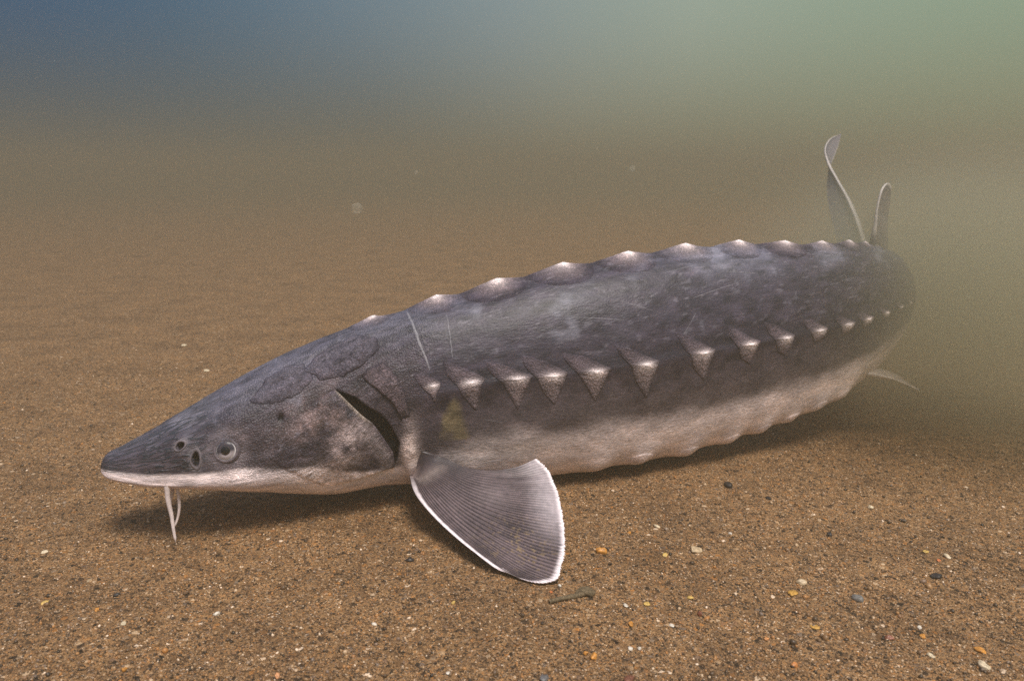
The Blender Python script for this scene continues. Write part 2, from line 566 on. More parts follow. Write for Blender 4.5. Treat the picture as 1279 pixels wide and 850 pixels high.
def pigment(s, f, P, cavity=True):
    fd = np.degrees(f)
    fd = np.where(fd > 90, 180 - fd, fd); fd = np.where(fd < -90, -180 - fd, fd)
    n1 = fbm(P, 18, 4, 31); n2 = fbm(P, 55, 3, 35); n3 = fbm(P, 7, 2, 39)
    j = fd + 16 * n1 + 9 * n2
    c = lerp(C_FLANK, C_BACK, smooth(-7, 3, fd + 5 * n2) * smooth(.33, .38, s) + smooth(20, 60, j) * (1 - smooth(.33, .38, s)))
    bf = np.interp(s, BELLY_S, BELLY_F)
    trunk = smooth(.3, .45, s)
    c = lerp(c, C_MID, smooth(0, 1, (bf + 30 - j) / 40) * trunk * .9)
    wdt = 5 + 12 * trunk
    c = lerp(c, C_PALE, smooth(0, 1, (bf + wdt * .5 - (fd + (4 + 8 * trunk) * n1)) / wdt))
    c = lerp(c, C_SNOUT, smooth(0, 1, (bf - 1 - fd) / 5) * (1 - smooth(.12, .2, s)))
    # cheek and gill cover
    c = lerp(c, (0.235, 0.165, 0.155), .85 * gauss((s - .235) / .045) * gauss((fd - 15) / 26) * smooth(-.25, .25, n2 + n1 + .1))
    c = lerp(c, (0.60, 0.48, 0.46), np.clip(.8 + 2.2 * n2, 0, 1) * gauss((s - .266) / .022) * gauss((fd + 7) / 15))
    c = lerp(c, (0.034, 0.028, 0.040), .85 * gauss((s - .197) / .026) * gauss((fd - 9) / 15))
    c = lerp(c, (0.88, 0.74, 0.70), .95 * gauss((s - .218) / .022) * gauss((fd + 25) / 13))
    # shoulder girdle
    c = lerp(c, (0.68, 0.54, 0.49), np.clip(1.5 * gauss((s - .3455) / .0105) * gauss((fd + 36) / 17) * (0.8 + 1.6 * n2), 0, 1))
    c = lerp(c, (0.74, 0.60, 0.56), .85 * gauss((s - .351) / .011) * gauss((fd + 56) / 11))
    # pale streak over the fin
    c = lerp(c, (0.56, 0.46, 0.43), .85 * gauss((s - .462) / .045) * gauss((fd + 35 + (s - .46) * 60) / 6.5))
    # olive stain on the flank
    t = np.clip((fd + 25) / 26, 0, 1)
    tri = smooth(0, .009, .014 * n2 + .010 * n1 + (.020 * (1 - t) + .003) - np.abs(s - (.394 + .002 * t))) * ((fd > -27) & (fd < 1))
    c = lerp(c, (0.21, 0.165, 0.080), .62 * tri * smooth(-.35, .15, n2 + .5 * n1 + .1))
    # paler bluish patches over the back
    c = lerp(c, (0.125, 0.125, 0.165), .55 * smooth(35, 75, fd) * smooth(-.15, .2, n1 + n3))
    c = lerp(c, (0.16, 0.155, 0.19), .5 * smooth(.12, .3, n1 + .6 * n2) * smooth(8, 25, fd))
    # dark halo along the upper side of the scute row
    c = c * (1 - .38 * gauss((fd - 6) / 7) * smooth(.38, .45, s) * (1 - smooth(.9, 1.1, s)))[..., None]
    # dark blue wedge in front of every lateral scute: part pigment, part painted shade
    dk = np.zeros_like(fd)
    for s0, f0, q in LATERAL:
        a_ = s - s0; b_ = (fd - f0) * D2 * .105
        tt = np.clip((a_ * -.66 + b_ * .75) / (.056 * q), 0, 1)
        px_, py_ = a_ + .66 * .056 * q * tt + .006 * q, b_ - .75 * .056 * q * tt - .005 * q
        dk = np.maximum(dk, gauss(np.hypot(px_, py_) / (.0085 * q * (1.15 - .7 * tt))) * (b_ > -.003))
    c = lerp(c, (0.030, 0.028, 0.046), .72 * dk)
    st = fbm(np.stack([s * 60, f * 13, 0 * s], -1), 1.0, 4, 93)
    c = c * (1 + 1.4 * st * smooth(-28, -6, fd) + .2 * n2)[..., None]
    c = lerp(c, (0.17, 0.155, 0.185), .55 * smooth(.17, .30, fbm(np.stack([s * 110, f * 30, 0 * s], -1), 1.0, 3, 97)) * smooth(5, 20, fd))
    # nostrils and gill opening: dark lining
    for sn_, fn_, ra, rb in NOSTRILS:
        r_ = np.sqrt(((s - sn_) / ra) ** 2 + ((fd - fn_) * D2 * loc_r(sn_, fn_) / rb) ** 2)
        c = lerp(c, (0.18, 0.155, 0.165), .6 * gauss((r_ - 1.5) / .5))
    r_ = np.sqrt(((s - .195) / .0035) ** 2 + ((fd - 35.5) * D2 * .09 / .0035) ** 2)
    c = lerp(c, (0.008, 0.007, 0.01), 1 - smooth(.7, 1.2, r_))
    r_ = np.sqrt(((s - .139) / .017) ** 2 + ((fd - 26.5) * D2 * loc_r(.139, 26.5) / .017) ** 2)
    c = lerp(c, (0.17, 0.14, 0.155), .6 * gauss((r_ - 1.05) / .35))
    if cavity:
        sf = np.interp(fd, SL_F[:, 0], SL_F[:, 1]); sb = np.interp(fd, SL_B[:, 0], SL_B[:, 1])
        ins = smooth(sf - .02, sf - .012, s) * (1 - smooth(sb - .0012, sb + .0004, s)) * (sb - sf > .0008) * (fd > -41) * (fd < 38)
        c = lerp(c, (0.005, 0.004, 0.007), ins)
    return c


def zone(s, f):
    fd = np.degrees(f)
    fd = np.where(fd > 90, 180 - fd, fd)
    wormy = smooth(.008, .02, s) * (1 - smooth(.10, .15, s)) * smooth(10, 20, fd)
    dent = .14 + .86 * (smooth(.10, .16, s) * (1 - smooth(.34, .40, s)))
    dent = dent * smooth(-45, -25, fd)
    return np.stack([wormy, dent, np.zeros_like(wormy)], -1)


def chart(s, f):
    return np.stack([s, f * 0.085, np.zeros_like(s)], -1)


FISH_AT = (0.10, 0.88, 0.0)
fish = bpy.data.objects.new('sturgeon', None)
fish.location = FISH_AT
fish.empty_display_size = 0.1
COL.objects.link(fish)
tag(fish, 'large dark slate grey sturgeon with pale belly and rows of pointed bony scutes', 'sturgeon')


def skin_obj(name, s, f, h, faces, mat=None, parent=fish, cavity=True, col=None, dent=None, mapcol=None):
    P = surf(s, f, h, cavity)
    B = base(s, f)
    c = pigment(s, f, B, cavity) if col is None else col
    if mapcol is not None: c = mapcol(c)
    z = zone(s, f)
    if dent is not None: z[..., 1] = dent; z[..., 0] = 0
    return mesh_obj(name, P, faces, mat or M_SKIN, parent, cols=c, attrs={'zone': z, 'chart': chart(s, f)})


# body: one continuous mesh
srow = np.concatenate([S_TIP + .017 * (np.linspace(.012, 1, 30)[:-1]) ** 2, np.linspace(S_TIP + .017, .40, 330)[:-1], np.linspace(.40, 1.38, 300)])
fcol = np.linspace(-np.pi, np.pi, 320, endpoint=False)
S_, F_ = np.meshgrid(srow, fcol, indexing='ij')
P_ = surf(S_, F_)
nu, nv = S_.shape
tip = base(0.0, 0.0) * 0 + P_[0].mean(0)
end = P_[-1].mean(0)
V = np.concatenate([P_.reshape(-1, 3), [tip, end]])
j = np.arange(nv)
caps = [np.stack([np.full(nv, nu * nv), (j + 1) % nv, j], -1), np.stack([np.full(nv, nu * nv + 1), (nu - 1) * nv + j, (nu - 1) * nv + (j + 1) % nv], -1)]
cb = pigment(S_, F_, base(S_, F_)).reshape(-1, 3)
zb = zone(S_, F_).reshape(-1, 3)
kb = chart(S_, F_).reshape(-1, 3)
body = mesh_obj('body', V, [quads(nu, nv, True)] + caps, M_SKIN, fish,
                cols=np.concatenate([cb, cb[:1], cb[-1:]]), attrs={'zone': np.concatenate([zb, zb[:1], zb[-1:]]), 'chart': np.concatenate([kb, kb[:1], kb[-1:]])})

# gill cover: its own plate, free at the rear edge over the gill opening
GF = np.array([(-52, .27), (-37, .225), (-20, .205), (-7, .193), (10, .176), (25, .182), (39, .205)])
nu, nv = 70, 110
fd = np.linspace(39.0, -46.0, nv)
u = np.linspace(0, 1, nu)
s0 = np.interp(fd, GF[:, 0], GF[:, 1]); s1 = np.interp(fd, SL_F[:, 0], SL_F[:, 1])
S_ = s0[None] + (s1 - s0)[None] * u[:, None]
F_ = np.broadcast_to((fd * D2)[None], S_.shape).copy()
et = smooth(39, 32, fd) if False else np.clip(smooth(0, 1, (39 - fd) / 5) * smooth(0, 1, (fd + 46) / 7), 0, 1)
prof = -0.0015 + 0.0026 * smooth(0, .12, u) + 0.0050 * smooth(.1, .85, u) - 0.0012 * smooth(.88, 1, u)
hh = prof[:, None] * et[None] - 0.0025 * (1 - et[None])
bulge = 0.004 * gauss((S_ - .262) / .024) * gauss((np.degrees(F_) + 6) / 16)
rays = 0.0007 * fbm(base(S_, F_), 300, 2, 45) + 0.00016 * np.sin(np.arctan2((np.degrees(F_) + 4) * .0012, S_ - .245) * 26) * smooth(.006, .03, np.hypot((np.degrees(F_) + 4) * .0012, S_ - .25))
top_ = surf(S_, F_, hh + bulge * et[None] + rays * et[None], False)
thk = surf(S_, F_, hh + bulge * et[None] - 0.0025, False)
c1 = pigment(S_, F_, base(S_, F_), False)
rim = smooth(.955, .99, u)[:, None] * smooth(-5, 12, fd)[None] * et[None]
c1 = lerp(c1, (0.26, 0.215, 0.215), .6 * (smooth(.78, .86, u) * (1 - smooth(.94, 1.0, u)))[:, None] * (1 - smooth(-8, 12, fd))[None] * et[None])
c1 = lerp(c1, (0.42, 0.34, 0.26), .5 * rim)
_gn = fbm(base(S_, F_), 260, 2, 47)
c1 = c1 * (1 + 1.1 * _gn * et[None])[..., None]
V = np.concatenate([top_.reshape(-1, 3), thk.reshape(-1, 3)])
n0 = nu * nv
bi = np.concatenate([np.arange(nv - 1), np.arange(nu - 1) * nv + nv - 1, (nu - 1) * nv + np.arange(nv - 1, 0, -1), np.arange(nu - 1, 0, -1) * nv])
b2 = np.roll(bi, -1)
wall = np.stack([bi, b2, b2 + n0, bi + n0], -1)
mesh_obj('gill_cover', V, [quads(nu, nv, flip=True), quads(nu, nv, off=n0), wall], M_SKIN, fish, cols=np.concatenate([c1.reshape(-1, 3)] * 2),
         attrs={'zone': np.concatenate([zone(S_, F_).reshape(-1, 3) * np.array([0, 1, 0])] * 2), 'chart': np.concatenate([chart(S_, F_).reshape(-1, 3)] * 2)})


# polar plate on the skin: outline radius A(theta) along s, B(theta) round the body
def plate(name, s0, f0deg, outline, height, colour, rings=10, seg=36, dent=1.0, mat=None, rim=-0.0012, rough=0.0003):
    R0 = loc_r(s0, f0deg)
    th = np.linspace(0, 2 * np.pi, seg, endpoint=False)
    r = np.linspace(0, 1, rings) ** 0.9
    oa, ob = outline(th)
    a = r[:, None] * oa[None]; b = r[:, None] * ob[None]
    s = s0 + a; f = f0deg * D2 + b / R0
    rr = np.broadcast_to(r[:, None], a.shape)
    h = height(rr, np.broadcast_to(th[None], a.shape), a, b)
    h = h + rough * (rng.random(a.shape) - .5) * (rr < .95) * (rr > .1)
    h = np.where(rr > .98, rim, h)
    B = base(s, f)
    c = colour(rr, a, b, pigment(s, f, B, False))
    z = np.stack([rr * 0, rr * 0 + dent, rr * 0], -1)
    n = rings * seg
    faces = quads(rings, seg, True, flip=True)
    faces = faces[np.all(faces >= 0, 1)]
    P = surf(s, f, h, False)
    return mesh_obj(name, P, [faces], mat or M_SCUTE, fish, cols=c, attrs={'zone': z, 'chart': chart(s, f)})


# dorsal scutes
DORSAL = [(.314, .62), (.3915, .85), (.466, 1.0), (.551, 1.06), (.641, 1.06), (.727, 1.0), (.811, .95), (.885, .85), (.949, .72), (1.006, .6), (1.050, .5), (1.085, .42)]
for k, (s0, q) in enumerate(DORSAL):
    jj = rng.normal(0, 1, 4)

    def outl(th, q=q, jj=jj):
        A = np.where(np.cos(th) < 0, .052, .040) * q * (1 + .04 * jj[0])
        w = 1 + .05 * np.sin(3 * th + jj[1]) + .03 * np.sin(5 * th + jj[2])
        return A * np.cos(th) * w, .033 * q * np.sin(th) * np.abs(np.sin(th)) ** .25 * w

    def hei(rr, th, a, b, q=q):
        keel = gauss(b / (.007 * q))
        prof = np.where(a < 0, .55 * (1 - rr ** 1.3) ** 1.5 + .45 * (1 - rr) ** 1.3, .4 * (1 - rr ** 1.3) ** 1.8 + .6 * (1 - rr) ** 2.2)
        return 0.0004 + .0080 * q * prof * (.55 + .45 * keel) + .0003 * np.sin(th * 17) * (rr > .25)

    def colr(rr, a, b, bc, q=q):
        c = lerp(bc * 1.3, (0.25, 0.195, 0.20), .55 * (1 - rr ** 2))
        c = lerp(c, bc, smooth(.45, .95, rr))
        c = lerp(c, (0.52, 0.43, 0.42), .7 * (1 - smooth(.10, .48, rr)))
        return lerp(c, (0.88, 0.76, 0.74), (1 - smooth(.05, .25, rr)))
    plate('dorsal_scute', s0, 90, outl, hei, colr, seg=80, rings=16, rough=.0002)


# lateral scutes: kite-shaped, upper point raked forward
def kite(poly):
    poly = np.array(poly)
    ang = np.arctan2(poly[:, 1], poly[:, 0])
    o = np.argsort(ang); poly, ang = poly[o], ang[o]

    def outl(th):
        t = (th + np.pi) % (2 * np.pi) - np.pi
        a = np.zeros_like(t); b = np.zeros_like(t)
        for i in range(len(poly)):
            p0, p1 = poly[i], poly[(i + 1) % len(poly)]
            a0, a1 = ang[i], ang[(i + 1) % len(poly)]
            if a1 < a0: a1 += 2 * np.pi
            for sh in (0, 2 * np.pi):
                m = (t + sh >= a0) & (t + sh < a1)
                d = np.stack([np.cos(t), np.sin(t)], -1)
                e = p1 - p0
                den = d[..., 0] * e[1] - d[..., 1] * e[0]
                rr = (p0[0] * e[1] - p0[1] * e[0]) / np.where(np.abs(den) < 1e-9, 1e-9, den)
                a = np.where(m, rr * d[..., 0], a); b = np.where(m, rr * d[..., 1], b)
        return a, b
    return outl


for k, (s0, f0, q) in enumerate(LATERAL):
    jt = rng.normal(0, 1, 8) * .0018
    low = .92 if k < 6 else max(.35, .92 - .13 * (k - 5))
    up = 1.0 if k < 9 else .75
    poly = [(-.036 * up + jt[0], .037 * up + jt[1]), (-.014 + jt[2], .027), (.004 + jt[2], .014), (.018 + jt[3], .003), (.012, -.011), (.005 + jt[4], -.034 * low + jt[5]), (-.010 + jt[6], -.014), (-.019 + jt[7], .001), (-.030 + jt[7], .019)]
    poly = [(a * q, b * q) for a, b in poly]

    def hei(rr, th, a, b, q=q):
        keel = gauss((b + .12 * a) / (.0035 * q))
        return .0004 + 0.0007 * q * (1 - rr ** 3) + .0022 * q * (1 - rr) ** 1.5 * (.4 + .6 * keel)

    def colr(rr, a, b, bc, q=q, low=low):
        dn = 1 - smooth(-.004, .004, b)
        c = lerp(lerp(bc * 1.3, (0.150, 0.116, 0.130), .6), lerp(bc * 1.25, (0.25, 0.195, 0.195), .8), dn * low)
        c = lerp(c, bc, smooth(.55, 1.0, rr) * .75)
        c = lerp(c, (0.42, 0.34, 0.33), .7 * gauss(np.hypot(a / (.011 * q), (b - .001) / (.0070 * q))))
        return lerp(c, (0.92, 0.80, 0.78), np.clip(1.25 * gauss(np.hypot((a - .001) / (.0080 * q), (b + .10 * a) / (.0042 * q))), 0, 1))
    plate('lateral_scute', s0, f0, kite(poly), hei, colr, seg=72, rings=16, rough=.0002)

# bony plates of the skull and shoulder
def bony(name, s0, f0, pts, hgt, tint):
    r0 = loc_r(s0, f0)
    poly = [(a - s0, (b - f0) * D2 * r0) for a, b in pts]
    ku = kite(poly)

    def outl(th):
        a, b = ku(th)
        w = 1 + .035 * np.sin(7 * th + s0 * 50) + .025 * np.sin(13 * th + f0)
        return a * w, b * w

    def hei(rr, th, a, b): return -.0002 + 1.5 * hgt * (1 - rr ** 6) + .0004 * np.sin(rr * 34 + 1.2 * np.sin(th * 5)) * (1 - rr) * (rr > .15)

    def colr(rr, a, b, bc):
        P = np.stack([a, b, a * 0 + s0], -1)
        g = np.clip(.5 + 1.6 * fbm(P, 330, 2, 91), 0, 1)
        c = lerp(bc * .9, lerp(bc * 1.5, tint, .8), g * (1 - .6 * smooth(.6, 1, rr)))
        return lerp(c, (0.026, 0.023, 0.036), .75 * smooth(.86, .97, rr))
    plate(name, s0, f0, outl, hei, colr, rings=22, seg=110, dent=1.25, rough=.0002)


bony('shoulder_plate', .322, 16, [(.2900, 35), (.302, 41), (.318, 39), (.332, 26), (.3415, 10), (.3475, -10), (.3440, -20), (.3370, -8), (.325, 5), (.308, 21)], .0022, (0.21, 0.155, 0.165))
bony('skull_plate', .272, 56, [(.222, 60), (.250, 72), (.290, 74), (.312, 63), (.318, 50), (.302, 44), (.282, 42), (.262, 43), (.240, 48)], .0016, (0.14, 0.125, 0.155))
bony('skull_plate', .205, 58, [(.165, 56), (.185, 70), (.212, 74), (.228, 66), (.236, 52), (.222, 45), (.198, 45), (.178, 48)], .0010, (0.12, 0.108, 0.135))

# ventral scutes: low pale bosses along the belly edge
for k, (s0, f0) in enumerate(VENTRAL[1:]):
    q = 1 - .05 * k

    def hei(rr, th, a, b, q=q): return .0002 + .0016 * q * (1 - rr) ** 1.3

    def colr(rr, a, b, bc): return lerp(bc, (0.80, 0.68, 0.66), .5 * (1 - smooth(.1, .8, rr)))
    plate('ventral_scute', s0, f0, lambda th, q=q: (.021 * q * np.cos(th), .015 * q * np.sin(th)), hei, colr, seg=28, rings=8, dent=.3)

# nostrils: rimmed openings
for s0, f0, ra, rb in NOSTRILS:
    def hei(rr, th, a, b): return np.where(rr < .62, -.0062 * (1 - (rr / .62) ** 4), .0009 * np.sin((rr - .62) / .38 * np.pi))

    def colr(rr, a, b, bc): return lerp(lerp(bc, (0.17, 0.145, 0.155), .5), (0.004, 0.005, 0.008), 1 - smooth(.56, .7, rr))
    o = plate('nostril', s0, f0, lambda th, ra=ra, rb=rb: (1.55 * ra * np.cos(th) * (1 + .10 * np.sin(2 * th + .7)) + .45 * (rb - ra) * np.sin(th) ** 2, 1.5 * rb * np.sin(th) * (1 + .07 * np.cos(3 * th))), hei, colr, seg=40, rings=18, dent=0, rim=-.0012, rough=0)

# the eye: globe, iris ring and pupil
ES, EF = .139, 26.5
EN = (normal(np.array([ES]), np.array([EF * D2]))[0] * _sg)
EP = surf(np.array([ES]), np.array([EF * D2]), 0.0, False)[0]
EA = base(ES + .002, EF * D2) - base(ES - .002, EF * D2); EA /= np.linalg.norm(EA)
EB = np.cross(EN, EA); EB /= np.linalg.norm(EB)
if EB[2] < 0: EB = -EB


def eye_cap(name, r0, r1, z0, z1, colour, mat, parent, rings=10, seg=40, zc=None):
    th = np.linspace(0, 2 * np.pi, seg, endpoint=False)
    t = np.linspace(0, 1, rings)
    r = r0 + (r1 - r0) * t
    z = z0 + (z1 - z0) * t if zc is None else zc(t)
    a = r[:, None] * np.cos(th); b = r[:, None] * np.sin(th)
    P = EP + a[..., None] * EA + b[..., None] * EB + z[:, None, None] * EN
    c = colour(np.broadcast_to(r[:, None], a.shape), a, b)
    return mesh_obj(name, P, quads(rings, seg, True), mat, parent, cols=c, attrs={'zone': P * 0, 'chart': P})


def wetmat():
    m, nt, p = new_mat('eye_wet')
    pig = N(nt, 'ShaderNodeAttribute', attribute_name='pigment')
    nt.links.new(pig.outputs['Color'], p.inputs['Base Color'])
    p.inputs['Roughness'].default_value = 0.28
    p.inputs['Specular IOR Level'].default_value = 0.2
    return m


M_EYE = wetmat()


def eye_col(r, a, b):
    q = r / .0110
    dn = smooth(-.0055, .000, b)
    c = lerp((0.40, 0.345, 0.36), (0.045, 0.040, 0.052), dn)
    c = lerp(c, (0.33, 0.28, 0.30), gauss((q - .62) / .10) * .4 * (1 - dn))
    edge = smooth(.80, .93, q)
    return lerp(c, (0.95, 0.90, 0.90), edge * (1 - smooth(.002, .010, b)) * .95)


eye = eye_cap('eye', .0042, .0110, 0, 0, eye_col, M_EYE, fish, zc=lambda t: .0020 - .0032 * t ** 2.4)
eye_cap('iris', .0036, .0056, 0, 0, lambda r, a, b: lerp((0.12, 0.10, 0.11), (0.42, 0.27, 0.17), smooth(-.2, .9, (b - .4 * a) / .005)), M_EYE, eye, rings=5, zc=lambda t: .0024 - .0008 * t)
eye_cap('pupil', .00001, .0046, 0, 0, lambda r, a, b: lerp((0.004, 0.004, 0.006), (0.004, 0.004, 0.006), r * 0), M_PUPIL, eye, rings=6, zc=lambda t: .0029 - .0005 * t ** 2)
eye_cap('eyelid', .0102, .0145, 0, 0, lambda r, a, b: lerp((0.115, 0.095, 0.11), (0.085, 0.072, 0.088), smooth(.0112, .0150, r)), M_SKIN, fish, rings=8, zc=lambda t: .0002 + .0012 * np.sin(np.pi * t) - .0022 * t)


# scars: pale raised lines healed on the skin
def ribbon(name, pts, w, h, col, n=40, wob=.00025):
    pts = np.array(pts, float)
    t = np.linspace(0, 1, len(pts)); tt = np.linspace(0, 1, n)
    s = np.interp(tt, t, pts[:, 0]) + wob * np.sin(tt * 23 + pts[0, 0] * 90); f = np.interp(tt, t, pts[:, 1])
    ds = np.gradient(s); db = np.gradient(f) * D2 * .085
    L = np.hypot(ds, db); na, nb = -db / L, ds / L
    ww = w * (.55 + .45 * np.sin(np.pi * tt) ** .5) * (.8 + .4 * rng.random(n))
    x = np.array([-1, -.5, 0, .5, 1])
    S = s[:, None] + na[:, None] * ww[:, None] * x / 2
    Fq = (f * D2)[:, None] + nb[:, None] * ww[:, None] * x / 2 / .085
    hh = (h * (1 - x * x) - .0003)[None] * np.ones((n, 1))
    c = lerp(pigment(S, Fq, base(S, Fq), False), col, np.broadcast_to((1 - np.abs(x)) * .95, S.shape) * (.6 + .4 * rng.random(n))[:, None])
    skin_obj(name, S, Fq, hh, quads(n, 5), M_SKIN, col=c, dent=0.2, cavity=False)


ribbon('scar', [(.3525, 84), (.356, 66), (.36, 48), (.371, 21)], .0050, .0005, (0.25, 0.24, 0.26))
ribbon('scar', [(.3955, 66), (.396, 41), (.3965, 27)], .0030, .0006, (0.20, 0.19, 0.21))
for pts in [[(.672, 14), (.700, 30)], [(.43, -17), (.452, -20)], [(.665, 62), (.72, 66)], [(.755, 57), (.81, 52)], [(.49, 62), (.56, 70)], [(.60, 46), (.64, 36)], [(.54, 40), (.60, 33)], [(.285, 62), (.287, 47)], [(.70, 40), (.77, 46)]]:
    ribbon('scar', pts, .0016, .0004, (0.19, 0.18, 0.20), n=24)


# ------------------------------------------------------------------ fins
def resample(pts, n):
    pts = np.array(pts, float)
    m = len(pts)
    t = np.concatenate([[0], np.cumsum(np.linalg.norm(np.diff(pts, axis=0), axis=1))]); t /= t[-1]
    tt = np.linspace(0, 1, n)
    g = np.gradient(pts, t, axis=0)
    i = np.clip(np.searchsorted(t, tt) - 1, 0, m - 2)
    h = (t[i + 1] - t[i])[:, None]; q = ((tt - t[i]) / (t[i + 1] - t[i]))[:, None]
    return pts[i] * (1 + 2 * q) * (1 - q) ** 2 + h * g[i] * q * (1 - q) ** 2 + pts[i + 1] * q * q * (3 - 2 * q) + h * g[i + 1] * q * q * (q - 1)


def slab(name, Pm, thick, col, parent=fish, mat=None, ridge=None):
    """a thin solid from a mid-surface grid"""
    nu, nv = Pm.shape[:2]
    a = np.gradient(Pm, axis=0); b = np.gradient(Pm, axis=1)
    n = np.cross(a, b); n /= np.linalg.norm(n, axis=-1, keepdims=True) + 1e-12
    r = 0 if ridge is None else ridge
    A = Pm + n * (thick / 2 + r)[..., None]; B = Pm - n * (thick / 2 - r)[..., None]
    n0 = nu * nv
    bi = np.concatenate([np.arange(nv - 1), np.arange(nu - 1) * nv + nv - 1, (nu - 1) * nv + np.arange(nv - 1, 0, -1), np.arange(nu - 1, 0, -1) * nv])
    b2 = np.roll(bi, -1)
    wall = np.stack([bi, bi + n0, b2 + n0, b2], -1)
    c = np.asarray(col).reshape(-1, 3)
    return mesh_obj(name, np.concatenate([A.reshape(-1, 3), B.reshape(-1, 3)]), [quads(nu, nv), quads(nu, nv, off=n0, flip=True), wall], mat or M_FIN, parent, cols=np.concatenate([c, c]))


def coons(L_, R_, Bt, Tp, nu, nv):
    """patch: u from base to tip (L_ left edge, R_ right edge), v from left to right (Bt base, Tp tip)"""
    L_, R_ = resample(L_, nu), resample(R_, nu); Bt, Tp = resample(Bt, nv), resample(Tp, nv)
    u = np.linspace(0, 1, nu)[:, None, None]; v = np.linspace(0, 1, nv)[None, :, None]
    return ((1 - v) * L_[:, None] + v * R_[:, None] + (1 - u) * Bt[None] + u * Tp[None]
            - ((1 - u) * (1 - v) * Bt[0] + (1 - u) * v * Bt[-1] + u * (1 - v) * Tp[0] + u * v * Tp[-1]))


# left pectoral fin, spread on the sand
FO = np.array([-0.1097, 0.8199, 0.0509]); F1 = np.array([0.6745, -0.7068, -0.213]); F2 = np.array([0.7269, 0.5856, 0.3586]); F3 = np.array([-0.1287, -0.3968, 0.9088])
lead = [(0.006, -0.0079), (0.0273, -0.0183), (0.0573, -0.0244), (0.0935, -0.0277), (0.1307, -0.0281), (0.1583, -0.0261), (0.1843, -0.0196)]
dist = [(0.1843, -0.0196), (0.2026, -0.0145), (0.2156, -0.0055), (0.2216, 0.0050), (0.2155, 0.0195), (0.1934, 0.0467), (0.172, 0.0654), (0.1495, 0.0825), (0.1268, 0.097), (0.1033, 0.1092), (0.0841, 0.1114)]
trail = [(-0.0110, 0.0303), (0.0197, 0.0379), (0.05, 0.0549), (0.0738, 0.083), (0.0841, 0.1114)]
fbase = [(0.006, -0.0079), (-0.0012, 0.0056), (-0.0075, 0.0186), (-0.0110, 0.0303)]
nu, nv = 150, 420
def flat(pts): return [FO + a * F1 + b * F2 for a, b in pts]


lead, trail, dist = flat(lead), flat(trail), flat(dist)
fbase = [surf(a, b * D2, -.006, False) for a, b in ((.3500, -66), (.3530, -56), (.3575, -45), (.3640, -33))]
lead[0], trail[0] = fbase[0], fbase[-1]
G = coons(lead, trail, fbase, dist, nu, nv)
u = np.linspace(0, 1, nu)[:, None]; v = np.linspace(0, 1, nv)[None]
# frayed rim
fray = np.interp(v[0] * 400, np.arange(401), rng.random(401)) * .0014 * smooth(.12, .3, v[0]) + .0026 * (rng.random(nv) > .965) * smooth(.3, .5, v[0])
G = G - (np.gradient(G, axis=0) * nu) * (fray[None] * smooth(.9, 1, u) / .13)[..., None]
cup = 0.006 * np.sin(np.pi * v ** .8) * smooth(0, .35, u) * (1 - .55 * u) - .0095 * u * smooth(.45, 1, v) * (1 - smooth(.85, 1.2, v)) + .0035 * np.sin(v * 8 + u * 3) * u * (1 - .6 * smooth(.8, 1, u))
Pm = G + cup[..., None] * F3
ray_v = v ** .85
rw = np.abs(np.sin(np.pi * 27 * (ray_v + .012 * np.sin(u * 5))))
rw2 = np.abs(np.sin(np.pi * 54 * (ray_v + .012 * np.sin(u * 5))))
rw = rw * (1 - smooth(.45, .8, u)) + rw2 * smooth(.45, .8, u)
rw = rw * (.55 + .9 * np.clip(.5 + fbm(np.stack(np.broadcast_arrays(v * 22, u * 2.5, 0 * u), -1), 1.0, 2, 59), 0, 1))
ridge = (.00085 * (rw - .5)) * smooth(.08, .3, u) * smooth(.04, .10, v)
thick = (.0190 - .0175 * smooth(0, .5, u) ** .7) + .0032 * (1 - smooth(.0, .05, v)) * (1 - smooth(.9, 1, u)) - .0004 * u
Pw = Pm
n1 = fbm(Pw, 30, 4, 51); n2 = fbm(Pw, 120, 3, 55)
c = lerp((0.024, 0.019, 0.024), (0.150, 0.112, 0.120), np.clip(.95 * (rw - .3) * smooth(.1, .35, u) + .9 * (n1 + .1) + .15, 0, 1))
c = lerp(c, (0.040, 0.032, 0.037), .7 * gauss((u - .30) / .16) * gauss((v - .75) / .3))  # shade of the fin's hollow, painted into the colour
c = lerp(c, (0.20, 0.16, 0.165), .5 * gauss((u - .58) / .12) * gauss((v - .62) / .14))  # light on the middle fold, painted as a paler patch
c = lerp(c, (0.28, 0.225, 0.21), .6 * gauss((u - .13 - .1 * v) / .05) * smooth(.05, .15, v) * (1 - smooth(.7, .95, v)))
c = lerp(c, (0.26, 0.18, 0.10), .8 * smooth(.14, .22, fbm(Pw, 420, 2, 57)) * gauss((u - .80) / .16) * gauss((v - .30) / .16))
c = lerp(c, (0.42, 0.36, 0.38), .85 * smooth(.74, .98, u + .05 * rw * smooth(.5, 1, u) - .03) * smooth(.3, .6, v))
mar = np.maximum(smooth(.968, .996, u + .012 * n2), (1 - smooth(.034, .070, v + .02 * n2 + .012 * (1 - u))) * smooth(.05, .45, u))
c = lerp(c, (0.84, 0.74, 0.76), mar)
c = lerp(c, (0.052, 0.043, 0.050), .85 * (1 - smooth(.12, .55, u)) * smooth(.55, .95, v))
c = lerp(c, (0.55, 0.42, 0.40), .85 * (1 - smooth(.03, .17, u + .12 * n1 + .12 * v)) * (1 - smooth(.35, .75, v)))
slab('pectoral_fin', Pm, np.broadcast_to(thick, Pm.shape[:2]), c, ridge=ridge)

